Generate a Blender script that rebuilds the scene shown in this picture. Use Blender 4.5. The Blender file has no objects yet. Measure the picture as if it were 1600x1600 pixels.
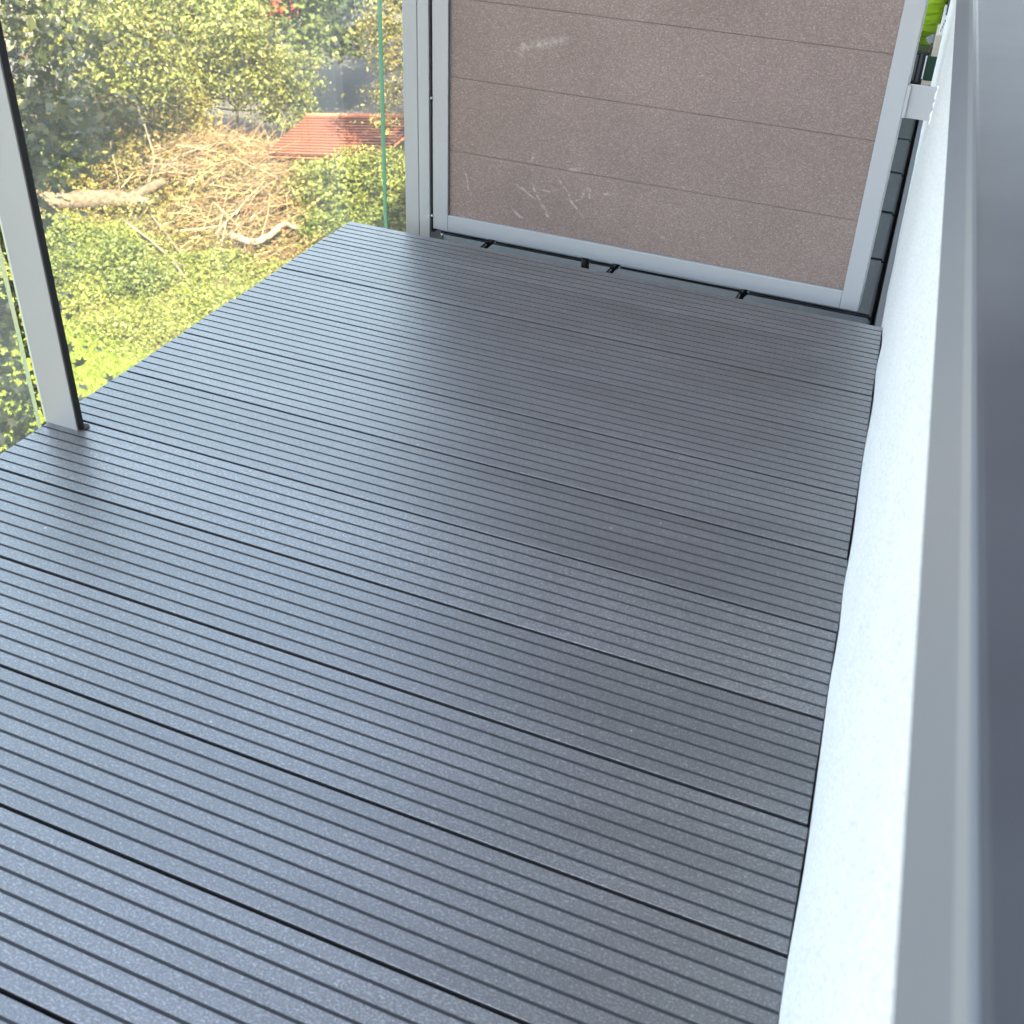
import bpy, bmesh, math, random
import numpy as np
from mathutils import Vector, Matrix

random.seed(7)
rng = np.random.default_rng(11)
R = math.radians
scene = bpy.context.scene
COL = scene.collection

# ------------------------------------------------------------------ camera
CAM_POS = (0.088191, -1.807044, 0.855136)
yaw, pitch, roll = -0.378845, 0.610587, 0.041912
cy, sy, cp, sp = math.cos(yaw), math.sin(yaw), math.cos(pitch), math.sin(pitch)
fwd = Vector((sy*cp, cy*cp, -sp))
rt0 = Vector((cy, -sy, 0))
up0 = rt0.cross(fwd)
rt = rt0*math.cos(roll) + up0*math.sin(roll)
up = -rt0*math.sin(roll) + up0*math.cos(roll)
cam = bpy.data.cameras.new('camera')
cam.sensor_width = 36
cam.lens = 1813.79/1600*36
cam.clip_start = 0.02
cam.clip_end = 1500
cam.dof.use_dof = True
cam.dof.focus_distance = 2.05
cam.dof.aperture_fstop = 13
cam_o = bpy.data.objects.new('camera', cam)
COL.objects.link(cam_o)
m = Matrix((rt, up, -fwd)).transposed().to_4x4()
m.translation = CAM_POS
cam_o.matrix_world = m
scene.camera = cam_o

# ------------------------------------------------------------------ light
SUN_EL = R(52)
SUN_AZ = R(130)         # from +y towards +x: behind the camera, on the far side of the house
world = bpy.data.worlds.new('World')
scene.world = world
world.use_nodes = True
wn = world.node_tree.nodes
bg = wn['Background']
sky = wn.new('ShaderNodeTexSky')
sky.sky_type = 'NISHITA'
sky.sun_disc = False
sky.sun_elevation = SUN_EL
sky.sun_rotation = SUN_AZ
sky.altitude = 100
sky.air_density = 1.0
sky.dust_density = 2.5
sky.ozone_density = 1.0
world.node_tree.links.new(sky.outputs[0], bg.inputs[0])
bg.inputs[1].default_value = 0.15
sun = bpy.data.lights.new('sun', 'SUN')
sun.energy = 3.6
sun.angle = R(0.53)
sun.color = (1.0, 0.92, 0.78)
sun_o = bpy.data.objects.new('sun', sun)
COL.objects.link(sun_o)
to_sun = Vector((math.sin(SUN_AZ)*math.cos(SUN_EL), math.cos(SUN_AZ)*math.cos(SUN_EL), math.sin(SUN_EL)))
sun_o.rotation_euler = to_sun.to_track_quat('Z', 'Y').to_euler()
sun_o.location = (30, 40, 60)
vs = scene.view_settings
vs.view_transform = 'Standard'
vs.look = 'None'
vs.gamma = 1
vs.use_curve_mapping = False
vs.exposure = 3.5
vs.use_white_balance = True
vs.white_balance_temperature = 8250
vs.white_balance_tint = 13
scene.cycles.use_denoising = True
scene.cycles.max_bounces = 6
scene.cycles.diffuse_bounces = 3
scene.cycles.glossy_bounces = 3
scene.cycles.transparent_max_bounces = 12
scene.cycles.sample_clamp_indirect = 8

# ------------------------------------------------------------------ helpers
def tag(o, label=None, cat=None, group=None, kind=None):
    if label: o['label'] = label
    if cat: o['category'] = cat
    if group: o['group'] = group
    if kind: o['kind'] = kind
    return o

def empty(name, loc=(0, 0, 0), rz=0):
    o = bpy.data.objects.new(name, None)
    o.empty_display_size = 0.1
    o.location = loc
    o.rotation_euler = (0, 0, rz)
    COL.objects.link(o)
    return o

def link(name, me, parent=None, mats=None):
    if mats is not None:
        for mm in (mats if isinstance(mats, (list, tuple)) else [mats]):
            me.materials.append(mm)
    o = bpy.data.objects.new(name, me)
    COL.objects.link(o)
    if parent:
        o.parent = parent
    return o

def mesh_np(name, verts, faces_flat, loop_total, smooth=False, mat_idx=None):
    me = bpy.data.meshes.new(name)
    verts = np.asarray(verts, dtype=np.float32)
    ff = np.asarray(faces_flat, dtype=np.int32)
    lt = np.asarray(loop_total, dtype=np.int32)
    me.vertices.add(len(verts))
    me.vertices.foreach_set('co', verts.ravel())
    me.loops.add(len(ff))
    me.loops.foreach_set('vertex_index', ff)
    me.polygons.add(len(lt))
    ls = np.concatenate([[0], np.cumsum(lt)[:-1]]).astype(np.int32)
    me.polygons.foreach_set('loop_start', ls)
    me.polygons.foreach_set('loop_total', lt)
    if mat_idx is not None:
        me.polygons.foreach_set('material_index', np.asarray(mat_idx, dtype=np.int32))
    me.polygons.foreach_set('use_smooth', np.full(len(lt), bool(smooth), dtype=bool))
    me.update(calc_edges=True)
    me.validate()
    return me

def bm_mesh(bm, name, smooth=False):
    bmesh.ops.recalc_face_normals(bm, faces=bm.faces)
    me = bpy.data.meshes.new(name)
    bm.to_mesh(me)
    bm.free()
    if smooth:
        for p in me.polygons: p.use_smooth = True
    return me

def bm_box(bm, x0, x1, y0, y1, z0, z1):
    vs_ = [bm.verts.new(c) for c in ((x0,y0,z0),(x1,y0,z0),(x1,y1,z0),(x0,y1,z0),(x0,y0,z1),(x1,y0,z1),(x1,y1,z1),(x0,y1,z1))]
    fs = [bm.faces.new([vs_[i] for i in f]) for f in ((3,2,1,0),(4,5,6,7),(0,1,5,4),(1,2,6,5),(2,3,7,6),(3,0,4,7))]
    return vs_, fs

def box(name, b, mat, parent=None, bevel=0.0, segs=2):
    bm = bmesh.new()
    bm_box(bm, *b)
    if bevel:
        bmesh.ops.bevel(bm, geom=list(bm.edges), offset=bevel, segments=segs, affect='EDGES', profile=0.6)
    return link(name, bm_mesh(bm, name), parent, mat)

def tube_arrays(pts, radii, sides=6, cap=True, jitter=0.0):
    pts = np.asarray(pts, float); n = len(pts)
    radii = np.asarray(radii, float)
    tang = np.gradient(pts, axis=0)
    tang /= np.linalg.norm(tang, axis=1)[:, None] + 1e-9
    ref = np.array([0.13, 0.21, 0.97])
    if abs(tang[0] @ ref) > 0.9: ref = np.array([0.97, 0.1, 0.2])
    a = np.cross(tang, ref); a /= np.linalg.norm(a, axis=1)[:, None] + 1e-9
    b = np.cross(tang, a)
    th = np.linspace(0, 2*np.pi, sides, endpoint=False)
    rr = radii[:, None]*(1 + jitter*rng.standard_normal((n, sides)))
    V = pts[:, None, :] + rr[..., None]*(np.cos(th)[None, :, None]*a[:, None, :] + np.sin(th)[None, :, None]*b[:, None, :])
    V = V.reshape(-1, 3)
    i = np.arange(n-1)[:, None]*sides; j = np.arange(sides)[None, :]; j2 = (j+1) % sides
    F = np.stack([i+j, i+j2, i+sides+j2, i+sides+j], -1).reshape(-1, 4)
    return V, F

class Tubes:
    def __init__(s): s.V = []; s.F = []; s.n = 0; s.caps = []
    def add(s, pts, radii, sides=6, jitter=0.0, caps=False):
        V, F = tube_arrays(pts, radii, sides, jitter=jitter)
        s.V.append(V); s.F.append(F + s.n)
        if caps:
            s.caps.append(list(range(s.n, s.n+sides))[::-1]); s.caps.append(list(range(s.n+len(V)-sides, s.n+len(V))))
        s.n += len(V)
    def build(s, name, mat, parent=None, smooth=True):
        V = np.concatenate(s.V); F = np.concatenate(s.F)
        flat = list(F.ravel()); lt = [4]*len(F)
        for c in s.caps: flat += c; lt.append(len(c))
        return link(name, mesh_np(name, V, flat, lt, smooth), parent, mat)

# ------------------------------------------------------------------ materials
def mat(name):
    mm = bpy.data.materials.new(name)
    mm.use_nodes = True
    nt = mm.node_tree
    return mm, nt, nt.nodes, nt.links, nt.nodes['Principled BSDF']

def n_noise(nt, vec, scale, detail=2, rough=0.5, dim='3D'):
    n = nt.nodes.new('ShaderNodeTexNoise'); n.noise_dimensions = dim
    n.inputs['Scale'].default_value = scale; n.inputs['Detail'].default_value = detail; n.inputs['Roughness'].default_value = rough
    if vec is not None: nt.links.new(vec, n.inputs['Vector'])
    return n.outputs['Fac']

def n_ramp(nt, fac, stops):
    r = nt.nodes.new('ShaderNodeValToRGB')
    while len(r.color_ramp.elements) < len(stops): r.color_ramp.elements.new(0.5)
    for e, (p, c) in zip(r.color_ramp.elements, stops):
        e.position = p
        e.color = (c, c, c, 1) if not isinstance(c, (tuple, list)) else (*c, 1)
    nt.links.new(fac, r.inputs[0])
    return r.outputs[0]

def n_mix(nt, fac, a, b, mode='MIX'):
    mx = nt.nodes.new('ShaderNodeMix'); mx.data_type = 'RGBA'; mx.blend_type = mode
    for sock, v in ((mx.inputs[0], fac), (mx.inputs[6], a), (mx.inputs[7], b)):
        if hasattr(v, 'is_output'): nt.links.new(v, sock)
        elif isinstance(v, (tuple, list)): sock.default_value = (*v, 1)
        else: sock.default_value = v
    return mx.outputs[2]

def n_math(nt, op, a, b=None, clamp=False):
    mt = nt.nodes.new('ShaderNodeMath'); mt.operation = op; mt.use_clamp = clamp
    for i, v in enumerate((a, b)):
        if v is None: continue
        if hasattr(v, 'is_output'): nt.links.new(v, mt.inputs[i])
        else: mt.inputs[i].default_value = v
    return mt.outputs[0]

def n_bump(nt, h, strength, dist, bsdf):
    b = nt.nodes.new('ShaderNodeBump'); b.inputs['Strength'].default_value = strength; b.inputs['Distance'].default_value = dist
    nt.links.new(h, b.inputs['Height']); nt.links.new(b.outputs[0], bsdf.inputs['Normal'])

def coord(nt, kind='Object'):
    return nt.nodes.new('ShaderNodeTexCoord').outputs[kind]

def geo_pos(nt):
    return nt.nodes.new('ShaderNodeNewGeometry').outputs['Position']

def mapping(nt, vec, scale=(1, 1, 1), rot=(0, 0, 0)):
    mp = nt.nodes.new('ShaderNodeMapping')
    mp.inputs['Scale'].default_value = scale; mp.inputs['Rotation'].default_value = rot
    nt.links.new(vec, mp.inputs['Vector'])
    return mp.outputs[0]

def simple(name, col, rough=0.5, metal=0.0, var=0.0, vscale=20, bump=0.0, bscale=200, spec=0.5):
    mm, nt, ns, ls, b = mat(name)
    b.inputs['Roughness'].default_value = rough
    b.inputs['Metallic'].default_value = metal
    b.inputs['Specular IOR Level'].default_value = spec
    p = geo_pos(nt)
    if var:
        f = n_noise(nt, p, vscale, 4, 0.6)
        c = n_mix(nt, f, tuple(x*(1-var) for x in col), tuple(min(1, x*(1+var)) for x in col))
        ls.new(c, b.inputs['Base Color'])
    else:
        b.inputs['Base Color'].default_value = (*col, 1)
    if bump:
        n_bump(nt, n_noise(nt, p, bscale, 3), bump, 0.001, b)
    return mm

# composite decking: brushed top
def make_deck(name, lo, hi, rough):
    mm, nt, ns, ls, b = mat(name)
    p = geo_pos(nt)
    oi = ns.new('ShaderNodeObjectInfo').outputs['Random']
    fleck = n_noise(nt, mapping(nt, p, (1, 1.0, 1)), 520, 2, 0.7)
    fl2 = n_noise(nt, mapping(nt, p, (0.6, 1.6, 1), (0, 0, 0.6)), 330, 1)
    c = n_ramp(nt, fleck, [(0.33, lo), (0.56, hi), (0.76, tuple(x*3.4 for x in hi))])
    c = n_mix(nt, n_ramp(nt, fl2, [(0.60, 0), (0.72, 0.7)]), c, tuple(x*2.8 for x in hi))
    big = n_noise(nt, mapping(nt, p, (1.5, 6, 1)), 2.2, 4, 0.6)
    c = n_mix(nt, 1.0, c, n_ramp(nt, big, [(0.3, 0.80), (0.7, 1.16)]), 'MULTIPLY')
    tint = n_ramp(nt, oi, [(0, 0.86), (1, 1.14)])
    c = n_mix(nt, 1.0, c, tint, 'MULTIPLY')
    # a few pale lint specks
    vor = ns.new('ShaderNodeTexVoronoi'); vor.inputs['Scale'].default_value = 17
    ls.new(p, vor.inputs['Vector'])
    c = n_mix(nt, n_ramp(nt, vor.outputs['Distance'], [(0.018, 0.8), (0.03, 0)]), c, (0.45, 0.45, 0.45))
    ls.new(c, b.inputs['Base Color'])
    r = n_math(nt, 'ADD', n_math(nt, 'MULTIPLY', n_noise(nt, mapping(nt, p, (2, 40, 1)), 3, 3), 0.10), rough-0.05)
    r = n_math(nt, 'ADD', r, n_math(nt, 'MULTIPLY', n_noise(nt, p, 5, 3), 0.06))
    ls.new(r, b.inputs['Roughness'])
    b.inputs['Specular IOR Level'].default_value = 1.0
    b.inputs['IOR'].default_value = 1.68
    n_bump(nt, n_math(nt, 'ADD', fleck, n_math(nt, 'MULTIPLY', fl2, 0.8)), 0.55, 0.0007, b)
    return mm
M_DECK = make_deck('deck_brushed', (0.062, 0.063, 0.066), (0.112, 0.113, 0.117), 0.30)
M_GROOVE = simple('deck_groove', (0.048, 0.050, 0.055), 0.65, var=0.12, spec=0.3)

M_BLACK = simple('black_rubber', (0.012, 0.012, 0.013), 0.7)
M_SLAB = simple('dark_membrane', (0.014, 0.014, 0.015), 0.9)
M_ALU = simple('painted_aluminium', (0.34, 0.355, 0.375), 0.38, var=0.03, vscale=6, bump=0.04, bscale=900)
M_ALU_D = simple('anthracite_edge', (0.030, 0.031, 0.034), 0.5)
M_STEEL = simple('bolt_steel', (0.55, 0.55, 0.55), 0.3, metal=0.9)

def make_sill_dark():
    mm, nt, ns, ls, b = mat('sill_dark')
    p = geo_pos(nt)
    w = n_noise(nt, mapping(nt, p, (2, 4, 2)), 2.2, 2, 0.4)
    ls.new(n_mix(nt, w, (0.075, 0.076, 0.084), (0.13, 0.13, 0.14)), b.inputs['Base Color'])
    b.inputs['Roughness'].default_value = 0.42
    n_bump(nt, w, 0.12, 0.01, b)
    return mm
M_SILL = simple('sill_lip_grey', (0.118, 0.127, 0.140), 0.45, var=0.05, vscale=8)
M_SILL_E = simple('sill_edge_highlight', (0.165, 0.172, 0.178), 0.45)  # paler strip: highlight on the rounded edge put into the colour
M_SILLD = make_sill_dark()

def make_plaster():
    mm, nt, ns, ls, b = mat('white_plaster')
    p = geo_pos(nt)
    a = n_noise(nt, p, 260, 3, 0.65)
    d = n_noise(nt, p, 620, 2)
    big = n_noise(nt, p, 5, 4)
    vor = ns.new('ShaderNodeTexVoronoi'); vor.inputs['Scale'].default_value = 85
    ls.new(p, vor.inputs['Vector'])
    dots = n_ramp(nt, vor.outputs['Distance'], [(0.08, 1.0), (0.17, 0.0)])
    dots = n_mix(nt, 1.0, dots, n_ramp(nt, n_noise(nt, p, 22, 2), [(0.5, 0), (0.62, 1)]), 'MULTIPLY')
    c = n_ramp(nt, a, [(0.3, 0.42), (0.52, 0.66)])
    c = n_mix(nt, 1.0, c, n_ramp(nt, big, [(0.3, (0.95, 0.955, 0.95)), (0.7, (1, 1, 1))]), 'MULTIPLY')
    c = n_mix(nt, dots, c, (0.36, 0.37, 0.38))
    ls.new(c, b.inputs['Base Color'])
    b.inputs['Roughness'].default_value = 0.9
    b.inputs['Specular IOR Level'].default_value = 0.15
    h = n_math(nt, 'ADD', a, n_math(nt, 'MULTIPLY', d, 0.6))
    h = n_math(nt, 'SUBTRACT', h, n_math(nt, 'MULTIPLY', dots, 0.8))
    n_bump(nt, h, 0.8, 0.0022, b)
    return mm
M_PLASTER = make_plaster()

def seg_mask(nt, pos, ax, az, bx, bz, w):
    """soft mask of a straight scuff in the panel plane (x, z)"""
    d = Vector((bx-ax, bz-az)); L = d.length
    sub = nt.nodes.new('ShaderNodeVectorMath'); sub.operation = 'SUBTRACT'
    nt.links.new(pos, sub.inputs[0]); sub.inputs[1].default_value = (ax, 0, az)
    def dot(v):
        n = nt.nodes.new('ShaderNodeVectorMath'); n.operation = 'DOT_PRODUCT'
        nt.links.new(sub.outputs[0], n.inputs[0]); n.inputs[1].default_value = v
        return n.outputs['Value']
    along = n_math(nt, 'DIVIDE', dot((d.x/L, 0, d.y/L)), L)
    across = n_math(nt, 'ABSOLUTE', dot((-d.y/L, 0, d.x/L)))
    s = n_math(nt, 'SUBTRACT', 1.0, n_math(nt, 'DIVIDE', across, w), clamp=True)
    e = n_math(nt, 'MULTIPLY', n_math(nt, 'MULTIPLY', along, n_math(nt, 'SUBTRACT', 1.0, along)), 6.0, clamp=True)
    e = n_math(nt, 'MAXIMUM', e, 0.0)
    return n_math(nt, 'MULTIPLY', s, e)

def make_panel():
    mm, nt, ns, ls, b = mat('brown_composite')
    p = geo_pos(nt)
    f = n_noise(nt, p, 430, 2, 0.7)
    f2 = n_noise(nt, mapping(nt, p, (0.7, 1, 1.5), (0, 0.7, 0)), 300, 1)
    c = n_ramp(nt, f, [(0.32, (0.172, 0.122, 0.109)), (0.55, (0.228, 0.167, 0.152)), (0.75, (0.31, 0.245, 0.228))])
    c = n_mix(nt, n_ramp(nt, f2, [(0.6, 0), (0.73, 0.6)]), c, (0.37, 0.315, 0.30))
    big = n_noise(nt, p, 4, 4, 0.6)
    c = n_mix(nt, 1.0, c, n_ramp(nt, big, [(0.3, 0.88), (0.7, 1.1)]), 'MULTIPLY')
    # chalky scuffs
    wob = ns.new('ShaderNodeTexNoise'); wob.inputs['Scale'].default_value = 26; wob.inputs['Detail'].default_value = 3
    ls.new(p, wob.inputs['Vector'])
    va = ns.new('ShaderNodeVectorMath'); va.operation = 'SUBTRACT'; ls.new(wob.outputs['Color'], va.inputs[0]); va.inputs[1].default_value = (0.5, 0.5, 0.5)
    vsn = ns.new('ShaderNodeVectorMath'); vsn.operation = 'SCALE'; ls.new(va.outputs[0], vsn.inputs[0]); vsn.inputs['Scale'].default_value = 0.022
    vp = ns.new('ShaderNodeVectorMath'); vp.operation = 'ADD'; ls.new(p, vp.inputs[0]); ls.new(vsn.outputs[0], vp.inputs[1])
    tot = None
    for s in SCUFFS:
        k = seg_mask(nt, vp.outputs[0], *s)
        tot = k if tot is None else n_math(nt, 'MAXIMUM', tot, k)
    br = n_ramp(nt, n_noise(nt, p, 120, 3, 0.7), [(0.38, 0), (0.6, 1)])
    sm = n_math(nt, 'MULTIPLY', tot, br, clamp=True)
    c = n_mix(nt, n_math(nt, 'MULTIPLY', sm, 0.55), c, (0.52, 0.47, 0.45))
    ls.new(c, b.inputs['Base Color'])
    b.inputs['Roughness'].default_value = 0.62
    b.inputs['Specular IOR Level'].default_value = 0.35
    n_bump(nt, f, 0.3, 0.0006, b)
    return mm
# scuff strokes on the privacy panel: x0, z0, x1, z1, half-width (metres)
SCUFFS = [(-0.655,0.128,-0.592,0.052,0.003),(-0.70,0.104,-0.675,0.055,0.004),(-0.735,0.098,-0.69,0.074,0.003),
          (-0.612,0.083,-0.585,0.118,0.005),(-0.585,0.118,-0.580,0.094,0.003),(-0.560,0.106,-0.530,0.116,0.004),
          (-0.845,0.085,-0.826,0.055,0.004),(-0.84,0.11,-0.835,0.075,0.003),(-0.70,0.140,-0.698,0.170,0.003),
          (-0.63,0.142,-0.60,0.150,0.005),(-0.742,0.045,-0.715,0.032,0.004),(-0.688,0.094,-0.645,0.100,0.003),
          (-0.72,0.35,-0.64,0.372,0.012),(-0.735,0.33,-0.72,0.355,0.009),(-0.68,0.07,-0.655,0.04,0.004),(-0.44,0.045,-0.43,0.05,0.005)]
M_PANEL = make_panel()

def make_stone():
    mm, nt, ns, ls, b = mat('slate_paver')
    p = geo_pos(nt)
    a = n_noise(nt, mapping(nt, p, (4, 1.5, 4)), 6, 6, 0.65)
    f = n_noise(nt, p, 240, 3)
    c = n_ramp(nt, a, [(0.3, (0.014, 0.016, 0.020)), (0.6, (0.028, 0.031, 0.037)), (0.75, (0.10, 0.105, 0.115))])
    ls.new(n_mix(nt, n_math(nt, 'MULTIPLY', f, 0.4), c, (0.055, 0.06, 0.066)), b.inputs['Base Color'])
    b.inputs['Roughness'].default_value = 0.6
    n_bump(nt, n_math(nt, 'ADD', a, n_math(nt, 'MULTIPLY', f, 0.3)), 0.5, 0.002, b)
    return mm
M_STONE = make_stone()

def make_glass():
    mm, nt, ns, ls, b = mat('clear_glass')
    ns.remove(b)
    out = ns['Material Output']
    tr = ns.new('ShaderNodeBsdfTransparent'); tr.inputs[0].default_value = (0.94, 0.975, 0.95, 1)
    gl = ns.new('ShaderNodeBsdfGlossy'); gl.inputs['Roughness'].default_value = 0.0
    fr = ns.new('ShaderNodeFresnel')
    bf = ns.new('ShaderNodeNewGeometry').outputs['Backfacing']
    ls.new(n_math(nt, 'SUBTRACT', 1.5, n_math(nt, 'MULTIPLY', bf, 1.5-1/1.5)), fr.inputs['IOR'])   # same reflectance on both faces of the pane
    mx = ns.new('ShaderNodeMixShader'); ls.new(fr.outputs[0], mx.inputs[0]); ls.new(tr.outputs[0], mx.inputs[1]); ls.new(gl.outputs[0], mx.inputs[2])
    df = ns.new('ShaderNodeBsdfDiffuse'); df.inputs[0].default_value = (0.8, 0.82, 0.8, 1)
    tl = ns.new('ShaderNodeBsdfTranslucent'); tl.inputs[0].default_value = (0.8, 0.82, 0.8, 1)
    d2 = ns.new('ShaderNodeMixShader'); d2.inputs[0].default_value = 0.5; ls.new(df.outputs[0], d2.inputs[1]); ls.new(tl.outputs[0], d2.inputs[2])
    p = geo_pos(nt)
    veil = n_ramp(nt, n_noise(nt, mapping(nt, p, (3, 3, 1)), 2.5, 4, 0.6), [(0.3, 0.025), (0.75, 0.075)])  # whitish haze of the panes, mixed into the shader as an uneven film
    m2 = ns.new('ShaderNodeMixShader'); ls.new(veil, m2.inputs[0]); ls.new(mx.outputs[0], m2.inputs[1]); ls.new(d2.outputs[0], m2.inputs[2])
    ls.new(m2.outputs[0], out.inputs[0])
    return mm
M_GLASS = make_glass()
def make_glass_edge():
    mm, nt, ns, ls, b = mat('glass_edge')
    b.inputs['Base Color'].default_value = (0.05, 0.30, 0.21, 1)
    b.inputs['Roughness'].default_value = 0.25
    b.inputs['Transmission Weight'].default_value = 0.35
    return mm
M_GEDGE = make_glass_edge()

def leaf_mat(name, stops, trans=0.18, rough=0.5, spec=0.4):
    mm, nt, ns, ls, b = mat(name)
    out = ns['Material Output']
    rnd = ns.new('ShaderNodeNewGeometry').outputs['Random Per Island']
    c = n_ramp(nt, rnd, stops)
    ls.new(c, b.inputs['Base Color'])
    b.inputs['Roughness'].default_value = rough
    b.inputs['Specular IOR Level'].default_value = spec
    tl = ns.new('ShaderNodeBsdfTranslucent')
    ls.new(n_mix(nt, 1.0, c, (1.25, 1.15, 0.55), 'MULTIPLY'), tl.inputs[0])
    mx = ns.new('ShaderNodeMixShader'); mx.inputs[0].default_value = trans
    ls.new(b.outputs[0], mx.inputs[1]); ls.new(tl.outputs[0], mx.inputs[2])
    ls.new(mx.outputs[0], out.inputs[0])
    return mm
L_LIGHT = leaf_mat('leaf_light', [(0, (0.028, 0.043, 0.009)), (0.3, (0.065, 0.085, 0.019)), (0.55, (0.106, 0.128, 0.029)), (0.85, (0.137, 0.151, 0.042)), (1, (0.185, 0.158, 0.054))])
L_MAPLE = leaf_mat('leaf_maple', [(0, (0.049, 0.076, 0.018)), (0.5, (0.076, 0.108, 0.026)), (1, (0.117, 0.139, 0.042))])
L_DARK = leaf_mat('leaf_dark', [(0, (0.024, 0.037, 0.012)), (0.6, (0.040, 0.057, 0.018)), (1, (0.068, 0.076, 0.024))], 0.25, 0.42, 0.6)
L_BUSH = leaf_mat('leaf_bush', [(0, (0.037, 0.055, 0.012)), (0.5, (0.110, 0.139, 0.026)), (1, (0.165, 0.176, 0.042))])
L_YEL = leaf_mat('leaf_yellowing', [(0, (0.041, 0.047, 0.012)), (0.5, (0.131, 0.125, 0.029)), (0.8, (0.172, 0.139, 0.042)), (1, (0.185, 0.120, 0.054))])
L_DRY = leaf_mat('leaf_dry', [(0, (0.04, 0.022, 0.012)), (0.35, (0.12, 0.070, 0.032)), (0.6, (0.19, 0.115, 0.055)), (0.72, (0.09, 0.11, 0.026)), (0.88, (0.16, 0.17, 0.045)), (1, (0.27, 0.21, 0.11))], 0.15, 0.7, 0.2)
L_IVY = leaf_mat('leaf_ivy', [(0, (0.018, 0.034, 0.008)), (0.5, (0.076, 0.108, 0.021)), (1, (0.123, 0.144, 0.035))])
L_GRASS = leaf_mat('grass_blade', [(0, (0.068, 0.113, 0.015)), (0.6, (0.117, 0.164, 0.021)), (1, (0.178, 0.189, 0.042))], 0.4)

def bark(name, lo, hi, sc=14):
    mm, nt, ns, ls, b = mat(name)
    p = geo_pos(nt)
    f = n_noise(nt, mapping(nt, p, (1, 1, 1)), sc, 6, 0.7)
    ls.new(n_ramp(nt, f, [(0.35, lo), (0.65, hi)]), b.inputs['Base Color'])
    b.inputs['Roughness'].default_value = 0.9
    b.inputs['Specular IOR Level'].default_value = 0.2
    n_bump(nt, f, 0.8, 0.03, b)
    return mm
B_DARK = bark('bark_dark', (0.04, 0.033, 0.026), (0.12, 0.10, 0.08))
B_LOG = bark('bark_log', (0.035, 0.027, 0.02), (0.13, 0.105, 0.076), 11)
B_PALE = bark('bark_pale', (0.10, 0.085, 0.065), (0.22, 0.195, 0.155), 8)
def twig_mat():
    mm, nt, ns, ls, b = mat('twig_tan')
    rnd = ns.new('ShaderNodeNewGeometry').outputs['Random Per Island']
    ls.new(n_ramp(nt, rnd, [(0, (0.06, 0.036, 0.02)), (0.4, (0.14, 0.085, 0.042)), (0.75, (0.24, 0.16, 0.085)), (1, (0.36, 0.28, 0.18))]), b.inputs['Base Color'])
    b.inputs['Roughness'].default_value = 0.85
    return mm
B_TWIG = twig_mat()

def make_ground():
    mm, nt, ns, ls, b = mat('garden_ground')
    p = geo_pos(nt)
    a = n_noise(nt, p, 0.6, 6, 0.65)
    f = n_noise(nt, p, 14, 4, 0.7)
    c = n_ramp(nt, a, [(0.35, (0.075, 0.095, 0.028)), (0.5, (0.10, 0.085, 0.045)), (0.65, (0.15, 0.105, 0.06))])
    c = n_mix(nt, n_ramp(nt, f, [(0.35, 0.0), (0.7, 0.6)]), c, (0.05, 0.05, 0.02))
    ls.new(c, b.inputs['Base Color'])
    b.inputs['Roughness'].default_value = 0.95
    n_bump(nt, f, 0.8, 0.05, b)
    return mm
M_GROUND = make_ground()
M_ASPH = simple('asphalt', (0.045, 0.043, 0.043), 0.9, var=0.35, vscale=3, bump=0.3, bscale=60)
M_TILE = simple('red_roof_tile', (0.33, 0.105, 0.062), 0.75, var=0.3, vscale=9)
M_ORANGE = simple('orange_roof_tile', (0.42, 0.10, 0.05), 0.75, var=0.2, vscale=4)
M_REDFAB = simple('red_fabric', (0.55, 0.02, 0.03), 0.6, var=0.1)
M_WHITEW = simple('white_house_wall', (0.62, 0.60, 0.57), 0.9, var=0.06)
M_CREAM = simple('cream_wall', (0.45, 0.40, 0.31), 0.9, var=0.1)
M_WINDOW = simple('dark_window', (0.02, 0.025, 0.03), 0.1)
M_WOOD = simple('weathered_wood', (0.12, 0.085, 0.055), 0.8, var=0.3, vscale=30)

# ================================================================== the house and the balcony
WALL_ANG = math.atan(0.0854)
def wallx(y):
    return -0.0854*y if y < 0.3 else -0.0256 - 0.064*(y-0.3)

house = empty('house', (0, 0, 0), WALL_ANG)
tag(house, 'white plastered house wall with window along the right edge of the balcony', 'house')
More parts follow.
